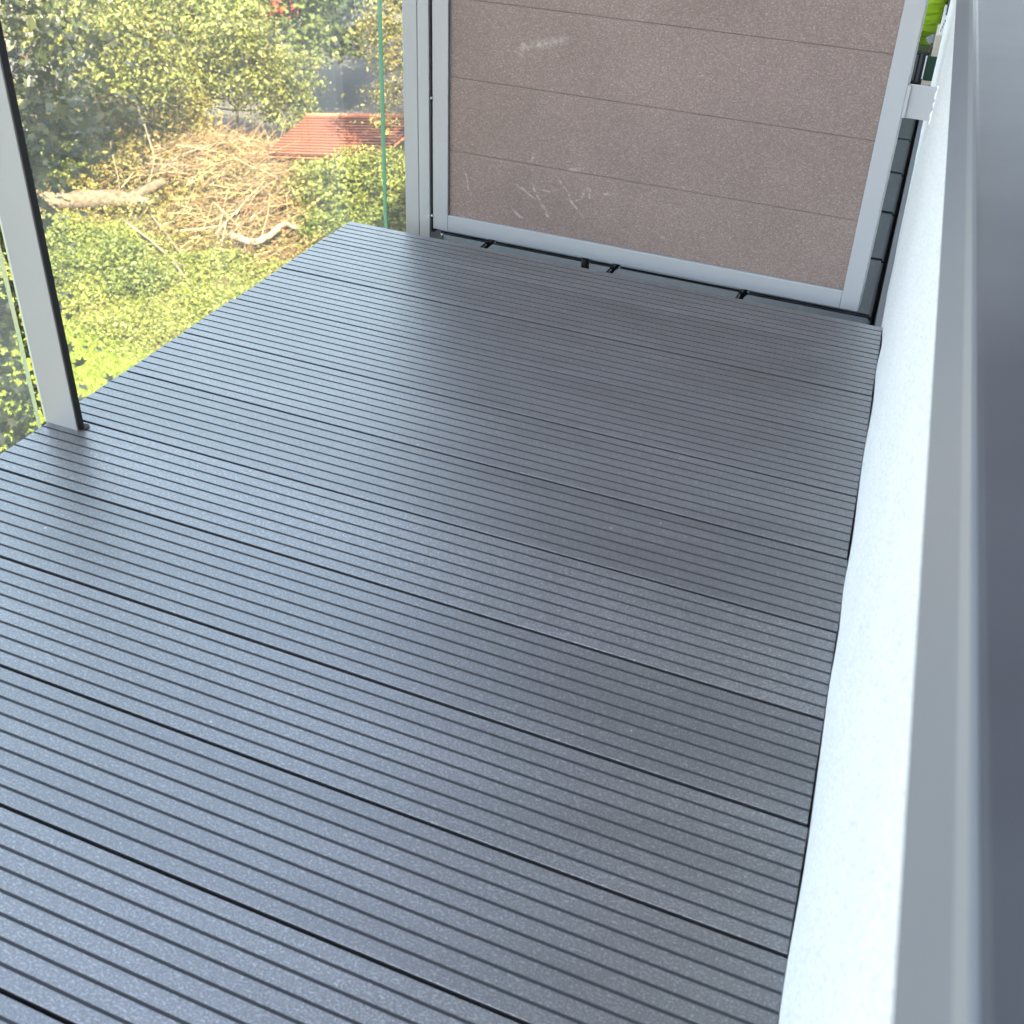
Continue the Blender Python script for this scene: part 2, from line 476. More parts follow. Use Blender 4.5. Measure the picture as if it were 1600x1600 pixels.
# low wall under the window: hand-floated plaster, closed solid following the slightly bent line
def apron():
    ys = np.concatenate([np.linspace(-2.7, 2.6, 320), np.linspace(2.8, 6, 8)])
    zs = np.array([-0.16, -0.10, -0.06, -0.03, -0.01, 0.0, 0.012, 0.03, 0.06, 0.11, 0.18, 0.26, 0.34, 0.42, 0.5, 0.527])
    ph = rng.uniform(0, 6.28, 12); fr = rng.uniform(2.5, 34, 12); am = rng.uniform(0.00005, 0.00025, 12)
    ny, nz = len(ys), len(zs)
    V = []
    for y in ys:
        und = sum(a*math.sin(f*y+p) for a, f, p in zip(am, fr, ph))
        for z in zs:
            base = 0.0011*math.exp(-((z-0.005)/0.03)**2)*math.sin(23*y+1.3*math.sin(9*y))
            V.append((wallx(y) + 0.0012 + und*(1-0.5*z) + base, y, z))
    nf = len(V)
    for y in ys:
        for z in (zs[0], zs[-1]):
            V.append((wallx(y)+0.28, y, z))
    F = []; lt = []
    def face(*a): F.extend(a); lt.append(len(a))
    for i in range(ny-1):
        for j in range(nz-1):
            face(i*nz+j, i*nz+j+1, (i+1)*nz+j+1, (i+1)*nz+j)
        a, b = nf+i*2, nf+(i+1)*2
        face(a, b, b+1, a+1)
        face(i*nz+nz-1, a+1, b+1, (i+1)*nz+nz-1)
        face(i*nz, (i+1)*nz, b, a)
    face(*[j for j in range(nz)][::-1], nf, nf+1)
    e = (ny-1)*nz
    face(*[e+j for j in range(nz)], nf+(ny-1)*2+1, nf+(ny-1)*2)
    me = mesh_np('low_wall', V, F, lt, True)
    return me
aw = link('low_wall', apron(), house, M_PLASTER)
aw.matrix_parent_inverse = Matrix.Rotation(-WALL_ANG, 4, 'Z')
box('upper_wall', (0.16, 7, -45, 40, -9.2, 10.0), M_PLASTER, house)
box('upper_balcony', (-1.12, 0.159, -5.0, 5.0, 2.45, 2.65), M_PLASTER, house)
# window behind the sill
wf = box('window_frame', (0.11, 0.159, -2.6, 1.6, 0.585, 0.64), M_ALU, house, 0.004)
for yy in (-2.6, -0.5, 1.54):
    box('window_frame', (0.11, 0.159, yy, yy+0.06, 0.642, 2.0), M_ALU, house, 0.004)
box('window_frame', (0.11, 0.159, -2.6, 1.6, 2.002, 2.06), M_ALU, house, 0.004)
for y0, y1 in ((-2.538, -0.502), (-0.438, 1.538)):
    box('window_pane', (0.125, 0.145, y0, y1, 0.642, 2.0), M_WINDOW, house)

# window sill, profile in (inwards, z)
def extrude_profile(name, prof, y0, y1, mats, idx, parent, closed=True):
    n = len(prof)
    V = [(p[0], y0, p[1]) for p in prof] + [(p[0], y1, p[1]) for p in prof]
    F = []; lt = []; mi = []
    for i in range(n):
        j = (i+1) % n
        F += [i, j, n+j, n+i]; lt.append(4); mi.append(idx[i])
    F += list(range(n))[::-1]; lt.append(n); mi.append(0)
    F += list(range(n, 2*n)); lt.append(n); mi.append(0)
    return link(name, mesh_np(name, V, F, lt, False, mi), parent, mats)
sill = empty('window_sill', (0, 0, 0), WALL_ANG)
tag(sill, 'grey metal window sill close to the camera along the right edge', 'window sill')
lip = extrude_profile('front_lip', [(0.02, 0.5305), (-0.0078, 0.5295), (-0.0082, 0.5315), (0.0040, 0.5535), (0.0072, 0.5590), (0.0095, 0.5600), (0.02, 0.5600)],
                -2.6, 0.28, [M_SILL, M_SILL_E], [0, 0, 0, 1, 1, 1, 0], sill)
extrude_profile('top_sheet', [(0.0098, 0.5450), (0.0098, 0.5604), (0.0130, 0.5612), (0.159, 0.572), (0.159, 0.5450)], -2.6, 0.28, [M_SILLD], [0]*5, sill)

# slab and neighbour's paving
slab = box('balcony_slab', (-1.028, 0.30, -3.0, 0.100, -0.26, -0.097), M_SLAB)
tag(slab, kind='structure')
box('slab_end', (-0.962, 0.30, 0.100, 6.0, -0.26, -0.097), M_SLAB, slab)
rows = [0.10, 0.280, 0.568, 0.858, 1.148, 1.438, 1.728, 2.018, 2.308, 2.6, 2.9]
cols = [(-0.957, -0.819), (-0.811, -0.548), (-0.540, -0.287), (-0.279, None)]
for r in range(len(rows)-1):
    for c0, c1 in cols:
        y0, y1 = rows[r]+0.004, rows[r+1]-0.004
        if c1 is None:
            xa, xb = wallx(y0)-0.019, wallx(y1)-0.019
        else:
            xa = xb = c1
        bm = bmesh.new()
        dz = random.uniform(-0.0012, 0.0012)
        v = [bm.verts.new(p) for p in ((c0,y0,-0.0955),(xa,y0,-0.0955),(xb,y1,-0.0955),(c0,y1,-0.0955),(c0,y0,-0.060+dz),(xa,y0,-0.060+dz),(xb,y1,-0.060+dz),(c0,y1,-0.060+dz))]
        for f in ((3,2,1,0),(4,5,6,7),(0,1,5,4),(1,2,6,5),(2,3,7,6),(3,0,4,7)): bm.faces.new([v[i] for i in f])
        bmesh.ops.bevel(bm, geom=list(bm.edges), offset=0.004, segments=2, affect='EDGES')
        link('paving_tile', bm_mesh(bm, 'paving_tile'), slab, M_STONE)
# dark skirting strip between paving and wall
bm = bmesh.new()
ys = np.linspace(0.14, 3.2, 20)
prev = None
for y in ys:
    w = wallx(y) + 0.002
    ring = [bm.verts.new(p) for p in ((w-0.0135, y, -0.096), (w, y, -0.096), (w, y, -0.050), (w-0.011, y, -0.056))]
    if prev:
        for k in range(4): bm.faces.new((prev[k], prev[(k+1) % 4], ring[(k+1) % 4], ring[k]))
    else: bm.faces.new(ring)
    prev = ring
bm.faces.new(prev[::-1])
link('skirting', bm_mesh(bm, 'skirting'), slab, simple('skirting_dark', (0.05, 0.05, 0.056), 0.7, var=0.2))

# ------------------------------------------------------------------ deck
P = 0.146
GAP = 0.0044
RIB = P/8
def board_mesh(y0, y1, x_l, x_r, n_groove, nose=False):
    """profile across the board (y, z), extruded along x; ends can be skewed"""
    t, gd, gw = 0.023, 0.0013, 0.0034
    prof = [(y0, -t, 1), (y0, -0.0004, 0), (y0+0.0004, 0, 0)]
    for k in range(1, n_groove+1):
        yc = y1 + GAP/2 - RIB*(n_groove+1-k) if not nose else y0 - GAP/2 + RIB*k
        prof += [(yc-gw/2, 0, 1), (yc-gw/2+0.0007, -gd, 1), (yc+gw/2-0.0007, -gd, 1), (yc+gw/2, 0, 0)]
    if nose:
        prof += [(y1-0.005, 0, 0), (y1-0.002, -0.0008, 0), (y1, -0.003, 0), (y1, -t, 0)]
    else:
        prof += [(y1-0.0004, 0, 0), (y1, -0.0004, 1), (y1, -t, 0)]
    n = len(prof)
    V = []; F = []; lt = []; mi = []
    for fx in (x_l, x_r):
        for (y, z, _) in prof: V.append((fx(y), y, z))
    for i in range(n):
        j = (i+1) % n
        F += [i, n+i, n+j, j]; lt.append(4); mi.append(prof[i][2])
    F += list(range(n)); lt.append(n); mi.append(0)
    F += list(range(n, 2*n))[::-1]; lt.append(n); mi.append(0)
    return mesh_np('board', V, F, lt, False, mi)
deck = empty('balcony_deck', (-0.5, -0.9, 0))
tag(deck, 'dark grey grooved composite decking covering the balcony floor', 'decking')
for k in range(-1, 14):
    off = random.uniform(-0.0010, 0.0006)
    skew = random.uniform(-0.010, 0.010)
    yc = -k*P - P/2
    xl = lambda y, o=random.uniform(-0.0015, 0.0015): -1.0438 - 0.0073*y + o
    xr = lambda y, o=off, s=skew, c=yc: -0.0854*y + (y-c)*s - 0.0004 + o
    if k == -1:
        me = board_mesh(GAP/2, 0.112, xl, xr, 5, True)
    else:
        me = board_mesh(-(k+1)*P + GAP/2, -k*P - GAP/2, xl, xr, 7)
    o = link('board', me, deck, [M_DECK, M_GROOVE])
    o.location = (0.5, 0.9, random.uniform(-0.0004, 0.0004))
for xj in (-0.95, -0.52, -0.12):
    j = box('joist', (xj-0.025, xj+0.025, -2.1, 0.09, -0.0968, -0.0238), M_BLACK, deck)
    j.location = (0.5, 0.9, 0)

# ------------------------------------------------------------------ glass railing
rail = empty('glass_railing', (-1.0, -0.7, 0))
tag(rail, 'frameless glass balustrade on light grey metal posts at the deck edge', 'balustrade')
def rbox(name, b, mt, parent=rail, bevel=0.0):
    o = box(name, b, mt, parent, bevel)
    if parent is rail: o.location = (1.0, 0.7, 0)
    return o
def pane(y0, y1, z0=-0.16, z1=1.02):
    bm = bmesh.new()
    v, fs = bm_box(bm, -1.0565, -1.0485, y0, y1, z0, z1)
    for i in (0, 1, 2, 4): fs[i].material_index = 1
    o = link('glass_pane', bm_mesh(bm, 'glass_pane'), rail, [M_GLASS, M_GEDGE])
    o.location = (1.0, 0.7, 0)
    return o
pane(-3.0, -0.7575); pane(-0.7415, 0.268); pane(0.2705, 2.0)
p1 = rbox('post', (-1.0405, -0.9865, -0.7550, -0.7430, -0.02, 1.05), M_ALU, bevel=0.0008)
rbox('edge_strip', (-0.9863, -0.9842, -0.7546, -0.7434, 0.0008, 1.05), M_ALU_D, p1)
rbox('edge_strip', (-1.0438, -1.0407, -0.7546, -0.7520, 0.0008, 1.05), simple('clear_seal', (0.55, 0.66, 0.55), 0.3), p1)
# cut-out around the post foot: dark rubber collar
bm = bmesh.new()
bmesh.ops.create_cone(bm, cap_ends=True, segments=20, radius1=0.0085, radius2=0.0085, depth=0.0016)
bmesh.ops.translate(bm, vec=(-0.9850, -0.7445, 0.0010), verts=bm.verts)
cl = link('foot_collar', bm_mesh(bm, 'foot_collar'), p1, M_BLACK)
# far post: two-chamber profile beside the panel
p2 = rbox('post', (-0.9680, -0.9385, 0.2000, 0.2500, -0.060, 1.05), M_ALU, bevel=0.0012)
rbox('post_ridge', (-0.9382, -0.9345, 0.2014, 0.2480, -0.060, 1.05), M_ALU, p2)
rbox('post_ridge', (-0.9342, -0.9135, 0.1985, 0.2500, -0.060, 1.05), M_ALU, p2, 0.0012)
rbox('base_plate', (-0.968, -0.913, 0.190, 0.262, -0.0605, -0.0545), M_ALU, p2, 0.0015)

# ------------------------------------------------------------------ privacy panel
panel = empty('privacy_panel', (-0.485, 0.215, -0.06))
tag(panel, 'brown plank privacy screen in a light grey frame at the far end', 'privacy screen')
def pbox(name, b, mt, parent=panel, bevel=0.0):
    o = box(name, b, mt, parent, bevel)
    if parent is panel: o.location = (0.485, -0.215, 0.06)
    return o
PT = 1.682
st = pbox('stile', (-0.9068, -0.8745, 0.200, 0.236, -0.0205, PT), M_ALU, bevel=0.0012)
pbox('stile', (-0.0950, -0.0628, 0.200, 0.236, -0.0205, PT), M_ALU, bevel=0.0012)
pbox('rail', (-0.8743, -0.0952, 0.2004, 0.236, -0.0205, 0.0120), M_ALU, bevel=0.0012)
pbox('rail', (-0.8743, -0.0952, 0.2004, 0.236, PT-0.032, PT), M_ALU, bevel=0.0012)
def plank_mesh(h):
    prof = [(0.2275, 0), (0.2072, 0), (0.2065, 0.0003), (0.2060, 0.0012), (0.2060, h-0.0060), (0.2065, h-0.0050), (0.2066, h-0.0034), (0.2063, h-0.0022), (0.2067, h-0.0008), (0.2074, h-0.0003), (0.2275, h-0.0003)]
    n = len(prof)
    V = [(-0.8735, y, z) for y, z in prof] + [(-0.0958, y, z) for y, z in prof]
    F = []; lt = []
    for i in range(n):
        j = (i+1) % n
        F += [i, j, n+j, n+i]; lt.append(4)
    F += list(range(n))[::-1]; lt.append(n)
    F += list(range(n, 2*n)); lt.append(n)
    return mesh_np('plank', V, F, lt)
pm_first = plank_mesh(0.1282); pm = plank_mesh(0.1372)
pm_first.materials.append(M_PANEL); pm.materials.append(M_PANEL)
for i in range(12):
    z = 0.0121 if i == 0 else 0.1403 + (i-1)*0.1372
    o = bpy.data.objects.new('plank', pm_first if i == 0 else pm)
    COL.objects.link(o); o.parent = panel
    o.location = (0.485, -0.215, 0.06+z)
# black gasket in the left inside corner, between frame and post
pbox('gasket', (-0.9128, -0.9072, 0.206, 0.24, -0.03, PT), M_BLACK)
br = pbox('wall_bracket', (-0.0626, wallx(0.21)+0.0045, 0.2035, 0.2100, 0.3215, 0.3735), M_ALU, bevel=0.0008)
pbox('bracket_flange', (-0.0626, -0.0570, 0.1990, 0.2034, 0.3220, 0.3730), M_ALU, br, 0.0006)
# sealant bead
sb = Tubes()
zz = np.linspace(0.317, 0.377, 14)
sb.add(np.stack([np.full(14, wallx(0.205)+0.0025)+rng.normal(0, 0.0007, 14), np.full(14, 0.2032), zz], 1), 0.0032*(1+0.3*rng.standard_normal(14)), 8, 0.1, True)
sb_o = sb.build('sealant', simple('white_sealant', (0.8, 0.8, 0.8), 0.5), br)
sb_o.location = (0, 0, 0)
def bolt(name, x, y, z, r, h, mt, axis='Y'):
    bm = bmesh.new()
    bmesh.ops.create_cone(bm, cap_ends=True, segments=14, radius1=r, radius2=r*0.85, depth=h)
    if axis == 'Y': bmesh.ops.rotate(bm, matrix=Matrix.Rotation(R(90), 3, 'X'), verts=bm.verts)
    if axis == 'X': bmesh.ops.rotate(bm, matrix=Matrix.Rotation(R(90), 3, 'Y'), verts=bm.verts)
    bmesh.ops.translate(bm, vec=(x, y, z), verts=bm.verts)
    o = link(name, bm_mesh(bm, name, True), panel, mt)
    o.location = (0.485, -0.215, 0.06)
    return o
bolt('bolt', -0.9085, 0.199, 0.235, 0.0028, 0.004, M_ALU)
bolt('bolt', -0.9085, 0.199, 0.006, 0.0028, 0.004, M_ALU)
bolt('foot_peg', -0.588, 0.222, -0.040, 0.0085, 0.0395, M_BLACK, 'Z')

# ------------------------------------------------------------------ neighbour's belongings behind the screen
def make_bag_mat():
    mm, nt, ns, ls, b = mat('lime_plastic')
    b.inputs['Base Color'].default_value = (0.50, 0.80, 0.03, 1)
    b.inputs['Roughness'].default_value = 0.28
    b.inputs['Coat Weight'].default_value = 0.3
    p = geo_pos(nt)
    f = n_noise(nt, mapping(nt, p, (5, 5, 30)), 3.0, 3, 0.55)
    n_bump(nt, f, 1.0, 0.02, b)
    return mm
bag = empty('plastic_bag', (-0.36, 2.42, -0.06))
tag(bag, 'lime green crumpled plastic sack on the neighbouring balcony behind the brown screen', 'sack')
V = []; F = []; lt = []
nr, nsd = 46, 40
for i in range(nr):
    z = 0.62*i/(nr-1)
    prof = 0.155 + 0.035*math.sin(min(1, z/0.12)*1.5) - 0.035*math.exp(-((z-0.055)/0.02)**2)
    if i == nr-1: prof *= 0.5
    if i == 0: prof *= 0.9
    for j in range(nsd):
        a = 2*math.pi*j/nsd
        rr = prof*(1 + 0.06*math.sin(3*a+z*9) + 0.025*math.sin(9*a+31*z) + 0.02*math.sin(44*z+2*math.sin(3*a)) + 0.012*rng.standard_normal())
        V.append((rr*math.cos(a), 0.8*rr*math.sin(a), z + 0.006*math.sin(5*a)*min(1, i)))
for i in range(nr-1):
    for j in range(nsd):
        j2 = (j+1) % nsd
        F += [i*nsd+j, i*nsd+j2, (i+1)*nsd+j2, (i+1)*nsd+j]; lt.append(4)
F += list(range(nsd))[::-1]; lt.append(nsd)
F += [(nr-1)*nsd+j for j in range(nsd)]; lt.append(nsd)
link('sack_body', mesh_np('sack_body', V, F, lt, True), bag, make_bag_mat())
link('tie_end', bm_mesh((lambda b: (bmesh.ops.create_cone(b, cap_ends=True, segments=14, radius1=0.07, radius2=0.11, depth=0.09), bmesh.ops.translate(b, vec=(0, 0, 0.665), verts=b.verts), b)[-1])(bmesh.new()), 'tie_end', True), bag, bag.children[0].data.materials[0])

tb = empty('tool_box', (-0.235, 2.06, -0.06))
tag(tb, 'small black box with a grey face standing in front of the lime sack', 'box')
box('case', (-0.075, 0.075, -0.045, 0.055, 0.0, 0.098), simple('black_plastic', (0.012, 0.012, 0.014), 0.4), tb, 0.006)
fc = box('face_plate', (-0.005, 0.048, -0.0485, -0.0452, 0.012, 0.086), simple('grey_plastic', (0.09, 0.10, 0.10), 0.35), tb, 0.001)
box('red_trim', (-0.022, -0.009, -0.0480, -0.0452, 0.03, 0.092), simple('dark_red', (0.14, 0.01, 0.02), 0.5), tb, 0.0005)
box('grey_rib', (0.053, 0.061, -0.0475, -0.0452, 0.010, 0.09), simple('mid_plastic', (0.06, 0.06, 0.07), 0.4), tb, 0.0005)

pk = empty('paper_pack', (-0.146, 2.00, -0.06), R(4))
tag(pk, 'dark green and cream paper pack with white edge leaning against the white wall', 'pack')
M_PG = simple('pack_green', (0.008, 0.045, 0.025), 0.5)
M_PC = simple('pack_cream', (0.55, 0.46, 0.38), 0.6)
M_PW = simple('pack_white', (0.75, 0.76, 0.76), 0.5)
M_PN = simple('pack_navy', (0.01, 0.015, 0.05), 0.5)
for nm, z0, z1, mt in (('base_band', 0.0, 0.020, M_PC), ('green_band', 0.0203, 0.0900, M_PG), ('cream_band', 0.0903, 0.150, M_PC), ('label_band', 0.1503, 0.205, M_PW), ('top_band', 0.2053, 0.26, M_ALU_D)):
    sx0 = -0.016 + z0*0.12
    box(nm, (sx0, 0.020, 0, 0.16, z0, z1), mt, pk, 0.0012)
box('white_edge', (-0.0190, -0.0152, -0.002, 0.012, 0.024, 0.088), M_PW, pk, 0.0005)
for q in range(4):
    box('printed_mark', (0.004+0.002*q, 0.006+0.002*q, -0.0006, 0.0002, 0.160+0.009*q, 0.167+0.009*q), M_PN, pk)

# ================================================================== the garden below
GZ = -9.0
me = bpy.data.meshes.new('ground')
S = 400
me.from_pydata([(-S, -S, GZ), (S, -S, GZ), (S, S, GZ), (-S, S, GZ)], [], [(0, 1, 2, 3)])
tag(link('ground', me, None, M_GROUND), kind='structure')
me = bpy.data.meshes.new('path')
pa = [(-40, 26.2), (-24, 24.6), (-19.2, 24.2), (-15.0, 24.4), (-8, 27), (-8, 60), (-40, 60)]
me.from_pydata([(x, y, GZ+0.006) for x, y in pa], [], [list(range(len(pa)))])
tag(link('path', me, None, M_ASPH), kind='structure')

def unit(v): return v/(np.linalg.norm(v, axis=-1, keepdims=True)+1e-9)
def leaf_mesh(name, c, size, up_bias=0.6, aspect=0.62, lobed=False, droop=0.0):
    n = len(c)
    nrm = unit(rng.standard_normal((n, 3)) + np.array([0, 0, up_bias*1.6]))
    a = rng.standard_normal((n, 3)); a[:, 2] -= droop
    a = unit(a - nrm*np.sum(a*nrm, 1, keepdims=True))
    b = np.cross(nrm, a)
    L = size*np.clip(rng.lognormal(-0.05, 0.32, (n, 1)), 0.4, 1.9)
    W = L*aspect
    if lobed:      # five-pointed leaf, ten outline points
        ang = np.array([0, 0.35, 0.75, 1.25, 1.7, 2.6, 3.683, 4.583, 5.033, 5.533, 5.933])
        rad = np.array([1.0, 0.5, 0.9, 0.45, 0.7, 0.3, 0.3, 0.7, 0.45, 0.9, 0.5])
        k = len(ang)
        V = c[:, None, :] + (L/2)[:, :, None]*(rad*np.cos(ang))[None, :, None]*a[:, None, :] + (L/2)[:, :, None]*(rad*np.sin(ang))[None, :, None]*b[:, None, :]
        V += nrm[:, None, :]*(np.abs(np.sin(ang))*rad)[None, :, None]*(L*0.12)[:, :, None]
        F = np.arange(n*k); lt = np.full(n, k)
        return mesh_np(name, V.reshape(-1, 3), F, lt)
    V = np.stack([c - a*L/2, c + b*W/2 + nrm*L*0.08 - a*L*0.05, c + a*L/2, c - b*W/2 + nrm*L*0.08 - a*L*0.05], 1)
    return mesh_np(name, V.reshape(-1, 3), np.arange(n*4), np.full(n, 4))

def crown_points(lobes, n, clump=0.16, per=26, hollow=0.55):
    """leaf positions gathered in clumps near the outside of several ellipsoidal lobes"""
    vol = np.array([l[3]*l[4]*l[5] for l in lobes])**0.72
    cnt = (vol/vol.sum()*n/per).astype(int)+1
    out = []
    for l, k in zip(lobes, cnt):
        d = unit(rng.standard_normal((k, 3)))
        r = rng.uniform(hollow**3, 1, (k, 1))**(1/3)
        bumps = 1 + 0.18*np.sin(d[:, :1]*7+l[0]) * np.cos(d[:, 1:2]*6+l[1]) + 0.10*rng.standard_normal((k, 1))
        cc = np.array(l[:3]) + d*r*bumps*np.array(l[3:6])
        s = clump*rng.uniform(0.6, 1.5, (k, 1, 1))
        pts = cc[:, None, :] + rng.standard_normal((k, per, 3))*s*np.array([1.15, 1.15, 0.5])
        keep = rng.uniform(0, 1, (k, per)) < rng.uniform(0.45, 1, (k, 1))
        out.append(pts[keep])
    p = np.concatenate(out)
    return p[p[:, 2] > GZ+0.03]

def wander(p0, p1, n=7, amp=0.08):
    p0, p1 = np.array(p0, float), np.array(p1, float)
    t = np.linspace(0, 1, n)[:, None]
    L = np.linalg.norm(p1-p0)
    off = np.cumsum(rng.standard_normal((n, 3)), 0)*amp*L/n
    off -= t*off[-1]
    return p0 + (p1-p0)*t + off - off[0]*(1-t)

def tree(name, label, cat, base, lobes, lmat, nleaf, size, r0, bmat, group=None, lobed=False, clump=0.17, per=40, droop=0.0, twigs=5, hollow=0.55, aspect=0.62, fork=None):
    root = empty(name, base)
    tag(root, label, cat, group)
    T = Tubes()
    b = np.array(base, float)
    ctr = np.mean([l[:3] for l in lobes], 0)
    fork = b + (ctr-b)*0.55 if fork is None else np.array(fork, float)
    T.add(wander(b - np.array([0, 0, 0.05]), fork, 7, 0.10), np.linspace(r0, r0*0.7, 7), 8, 0.05)
    for l in lobes:
        e = np.array(l[:3])
        T.add(wander(fork, e, 7, 0.2), np.linspace(r0*0.6, r0*0.2, 7), 6)
        for _ in range(twigs):
            d = unit(rng.standard_normal(3)); d[2] = abs(d[2])*0.6
            T.add(wander(e - d*0.1, e + d*np.array(l[3:6])*0.95, 6, 0.25), np.linspace(r0*0.2, r0*0.05, 6), 4)
    o = T.build('trunk', bmat, root)
    o.location = -b[0], -b[1], -b[2]
    me = leaf_mesh('crown', crown_points(lobes, nleaf, clump, per, hollow), size, lobed=lobed, droop=droop, aspect=aspect)
    c = link('crown', me, root, lmat)
    c.location = -b[0], -b[1], -b[2]
    return root

G1 = 'trees and shrubs of the sunny garden'
tree('young_tree', 'light green young tree with a thin pale stem behind the twig heap', 'tree', (-17.9, 22.9, GZ),
     [(-17.3,23.1,-6.9,1.2,1.2,0.85),(-18.3,22.6,-6.6,1.0,1.0,0.8),(-16.6,23.6,-7.0,0.9,0.9,0.7),(-17.5,23.0,-5.9,0.9,0.9,0.7),(-16.4,23.2,-7.7,0.8,0.7,0.45),(-18.7,22.3,-7.5,0.9,0.7,0.6)],
     L_LIGHT, 26000, 0.085, 0.045, B_PALE, G1, clump=0.15)
tree('leafy_tree', 'sunlit yellow-green tree at the upper left beside the balustrade post', 'tree', (-19.6, 19.4, GZ),
     [(-18.6,19.2,-5.7,1.3,1.2,1.0),(-19.2,20.2,-5.0,1.2,1.2,1.0),(-17.8,20.0,-6.2,1.0,1.0,0.7),(-19.8,18.6,-5.0,1.1,1.0,0.9),(-18.2,20.8,-5.2,1.0,1.0,0.8)],
     L_LIGHT, 26000, 0.09, 0.09, B_DARK, G1, clump=0.17)
tree('tall_shrub', 'bushy pale green shrub between the upper left tree and the thin stem', 'shrub', (-19.0, 21.4, GZ),
     [(-18.8,21.0,-7.3,1.2,1.1,0.9),(-19.6,20.6,-7.5,0.9,0.9,0.8),(-18.1,21.2,-7.6,0.9,0.8,0.7),(-19.2,21.6,-6.6,0.9,0.9,0.7)],
     L_YEL, 18000, 0.08, 0.04, B_DARK, G1)
tree('maple_tree', 'broad-leaved maple with dark shaded underside above the asphalt path', 'tree', (-19.2, 26.6, GZ),
     [(-17.6,27.6,-5.4,1.6,1.5,1.0),(-16.3,27.4,-5.9,1.1,1.1,0.8),(-18.7,27.2,-6.2,1.2,1.2,0.8),(-17.0,28.6,-4.6,1.6,1.4,1.0),(-18.9,28.6,-4.8,1.5,1.4,0.9),(-17.5,26.8,-6.9,0.9,0.8,0.55),(-16.6,26.4,-6.7,0.6,0.6,0.4)],
     L_MAPLE, 17000, 0.18, 0.17, B_DARK, G1, lobed=True, clump=0.2, per=18)
tree('dark_tree', 'dark green tree in shade behind the light green young tree', 'tree', (-23.4, 28.6, GZ),
     [(-22.6,27.9,-6.6,1.4,1.3,1.1),(-21.4,28.2,-6.3,1.2,1.2,1.0),(-23.9,28.0,-6.2,1.3,1.2,1.0),(-22.4,29.0,-5.4,1.4,1.2,0.9)],
     L_MAPLE, 10000, 0.15, 0.15, B_DARK, G1, clump=0.2)
tree('birch_tree', 'hanging birch foliage seen through the glass beside the far post', 'tree', (-11.2, 24.2, GZ),
     [(-11.3,21.3,-5.2,0.75,0.8,1.5),(-10.7,21.8,-4.6,0.9,0.9,1.6),(-12.35,21.0,-5.4,0.42,0.5,1.25),(-12.25,21.0,-6.3,0.25,0.3,0.8),(-12.4,21.1,-4.9,0.45,0.5,0.9),(-12.3,21.0,-5.8,0.35,0.4,0.9),(-12.55,21.2,-5.0,0.4,0.4,0.8),(-12.3,20.9,-6.6,0.2,0.25,0.6),(-11.2,22.2,-6.0,0.7,0.6,1.1),(-12.0,22.0,-4.6,0.45,0.5,0.9),
      (-12.6,24.2,-1.6,1.7,1.7,1.3),(-14.6,25.2,-1.0,1.6,1.6,1.2),(-11.0,25.0,-2.0,1.7,1.7,1.6),(-12.8,26.4,-1.4,1.7,1.6,1.3),(-13.4,24.6,0.6,1.6,1.6,1.2),(-10.5,23.0,-1.5,1.4,1.4,1.4)],
     L_YEL, 42000, 0.085, 0.07, B_DARK, G1, clump=0.15, droop=1.2, aspect=0.5)
tree('lime_tree', 'sunlit green tree at the top beside the far glass edge', 'tree', (-16.2, 33.4, GZ),
     [(-17.4,31.6,-6.0,1.2,1.2,0.9),(-16.4,31.2,-6.3,0.9,0.9,0.8),(-17.0,32.2,-5.0,1.5,1.3,0.9),(-18.6,32.6,-5.4,1.3,1.2,0.9)],
     L_MAPLE, 10000, 0.14, 0.13, B_DARK, G1, clump=0.18)
G2 = 'low bushes in front of the red roof'
tree('green_bush', 'bright green bush right of the twig heap below the red roof', 'bush', (-13.3, 20.0, GZ),
     [(-13.4,20.1,-8.25,0.75,0.7,0.6),(-12.9,20.4,-8.05,0.7,0.7,0.65),(-13.7,19.7,-8.6,0.5,0.5,0.35)], L_BUSH, 14000, 0.075, 0.03, B_DARK, G2, clump=0.11)
tree('green_bush', 'yellow-green bush at the foot of the far glass edge', 'bush', (-12.3, 20.4, GZ),
     [(-12.25,20.5,-7.95,0.65,0.7,0.65),(-11.9,20.4,-8.5,0.7,0.6,0.45),(-12.4,19.9,-8.5,0.55,0.5,0.45)], L_BUSH, 14000, 0.075, 0.03, B_DARK, G2, clump=0.11)
tree('dark_bush', 'darker bush at the far deck corner below the bright bush', 'bush', (-13.0, 19.0, GZ),
     [(-13.0,19.0,-8.7,0.55,0.5,0.3),(-12.4,19.4,-8.65,0.55,0.5,0.35),(-13.4,19.4,-8.75,0.4,0.4,0.25)], L_IVY, 9000, 0.075, 0.02, B_DARK, G2, clump=0.1)
G3 = 'shrubs around the fallen log'
for i, (lab, bx, by, lob, mt) in enumerate((
    ('yellow-green shrub directly behind the fallen log', -19.0, 19.9, [(-19.0,19.9,-8.3,1.0,0.8,0.6),(-18.2,20.4,-8.4,0.8,0.7,0.55)], L_YEL),
    ('green shrub behind the left end of the fallen log', -20.4, 18.6, [(-20.4,18.6,-8.2,1.0,0.9,0.7),(-19.8,19.4,-8.1,0.7,0.7,0.6)], L_IVY),
    ('low leafy shrub in front of the fallen log beside the post', -17.6, 16.5, [(-17.4,15.9,-8.75,1.0,0.7,0.25),(-16.6,15.9,-8.8,0.9,0.6,0.2)], L_IVY),
    ('low bright green shrub between the log sticks and the lawn', -15.6, 15.4, [(-15.6,15.4,-8.75,0.9,0.8,0.3),(-14.9,15.0,-8.8,0.7,0.6,0.25),(-16.3,14.8,-8.75,0.7,0.7,0.3)], L_IVY))):
    tree('leafy_shrub', lab, 'shrub', (bx, by, GZ), lob, mt, 13000, 0.075, 0.025, B_DARK, G3, clump=0.12, hollow=0.4)
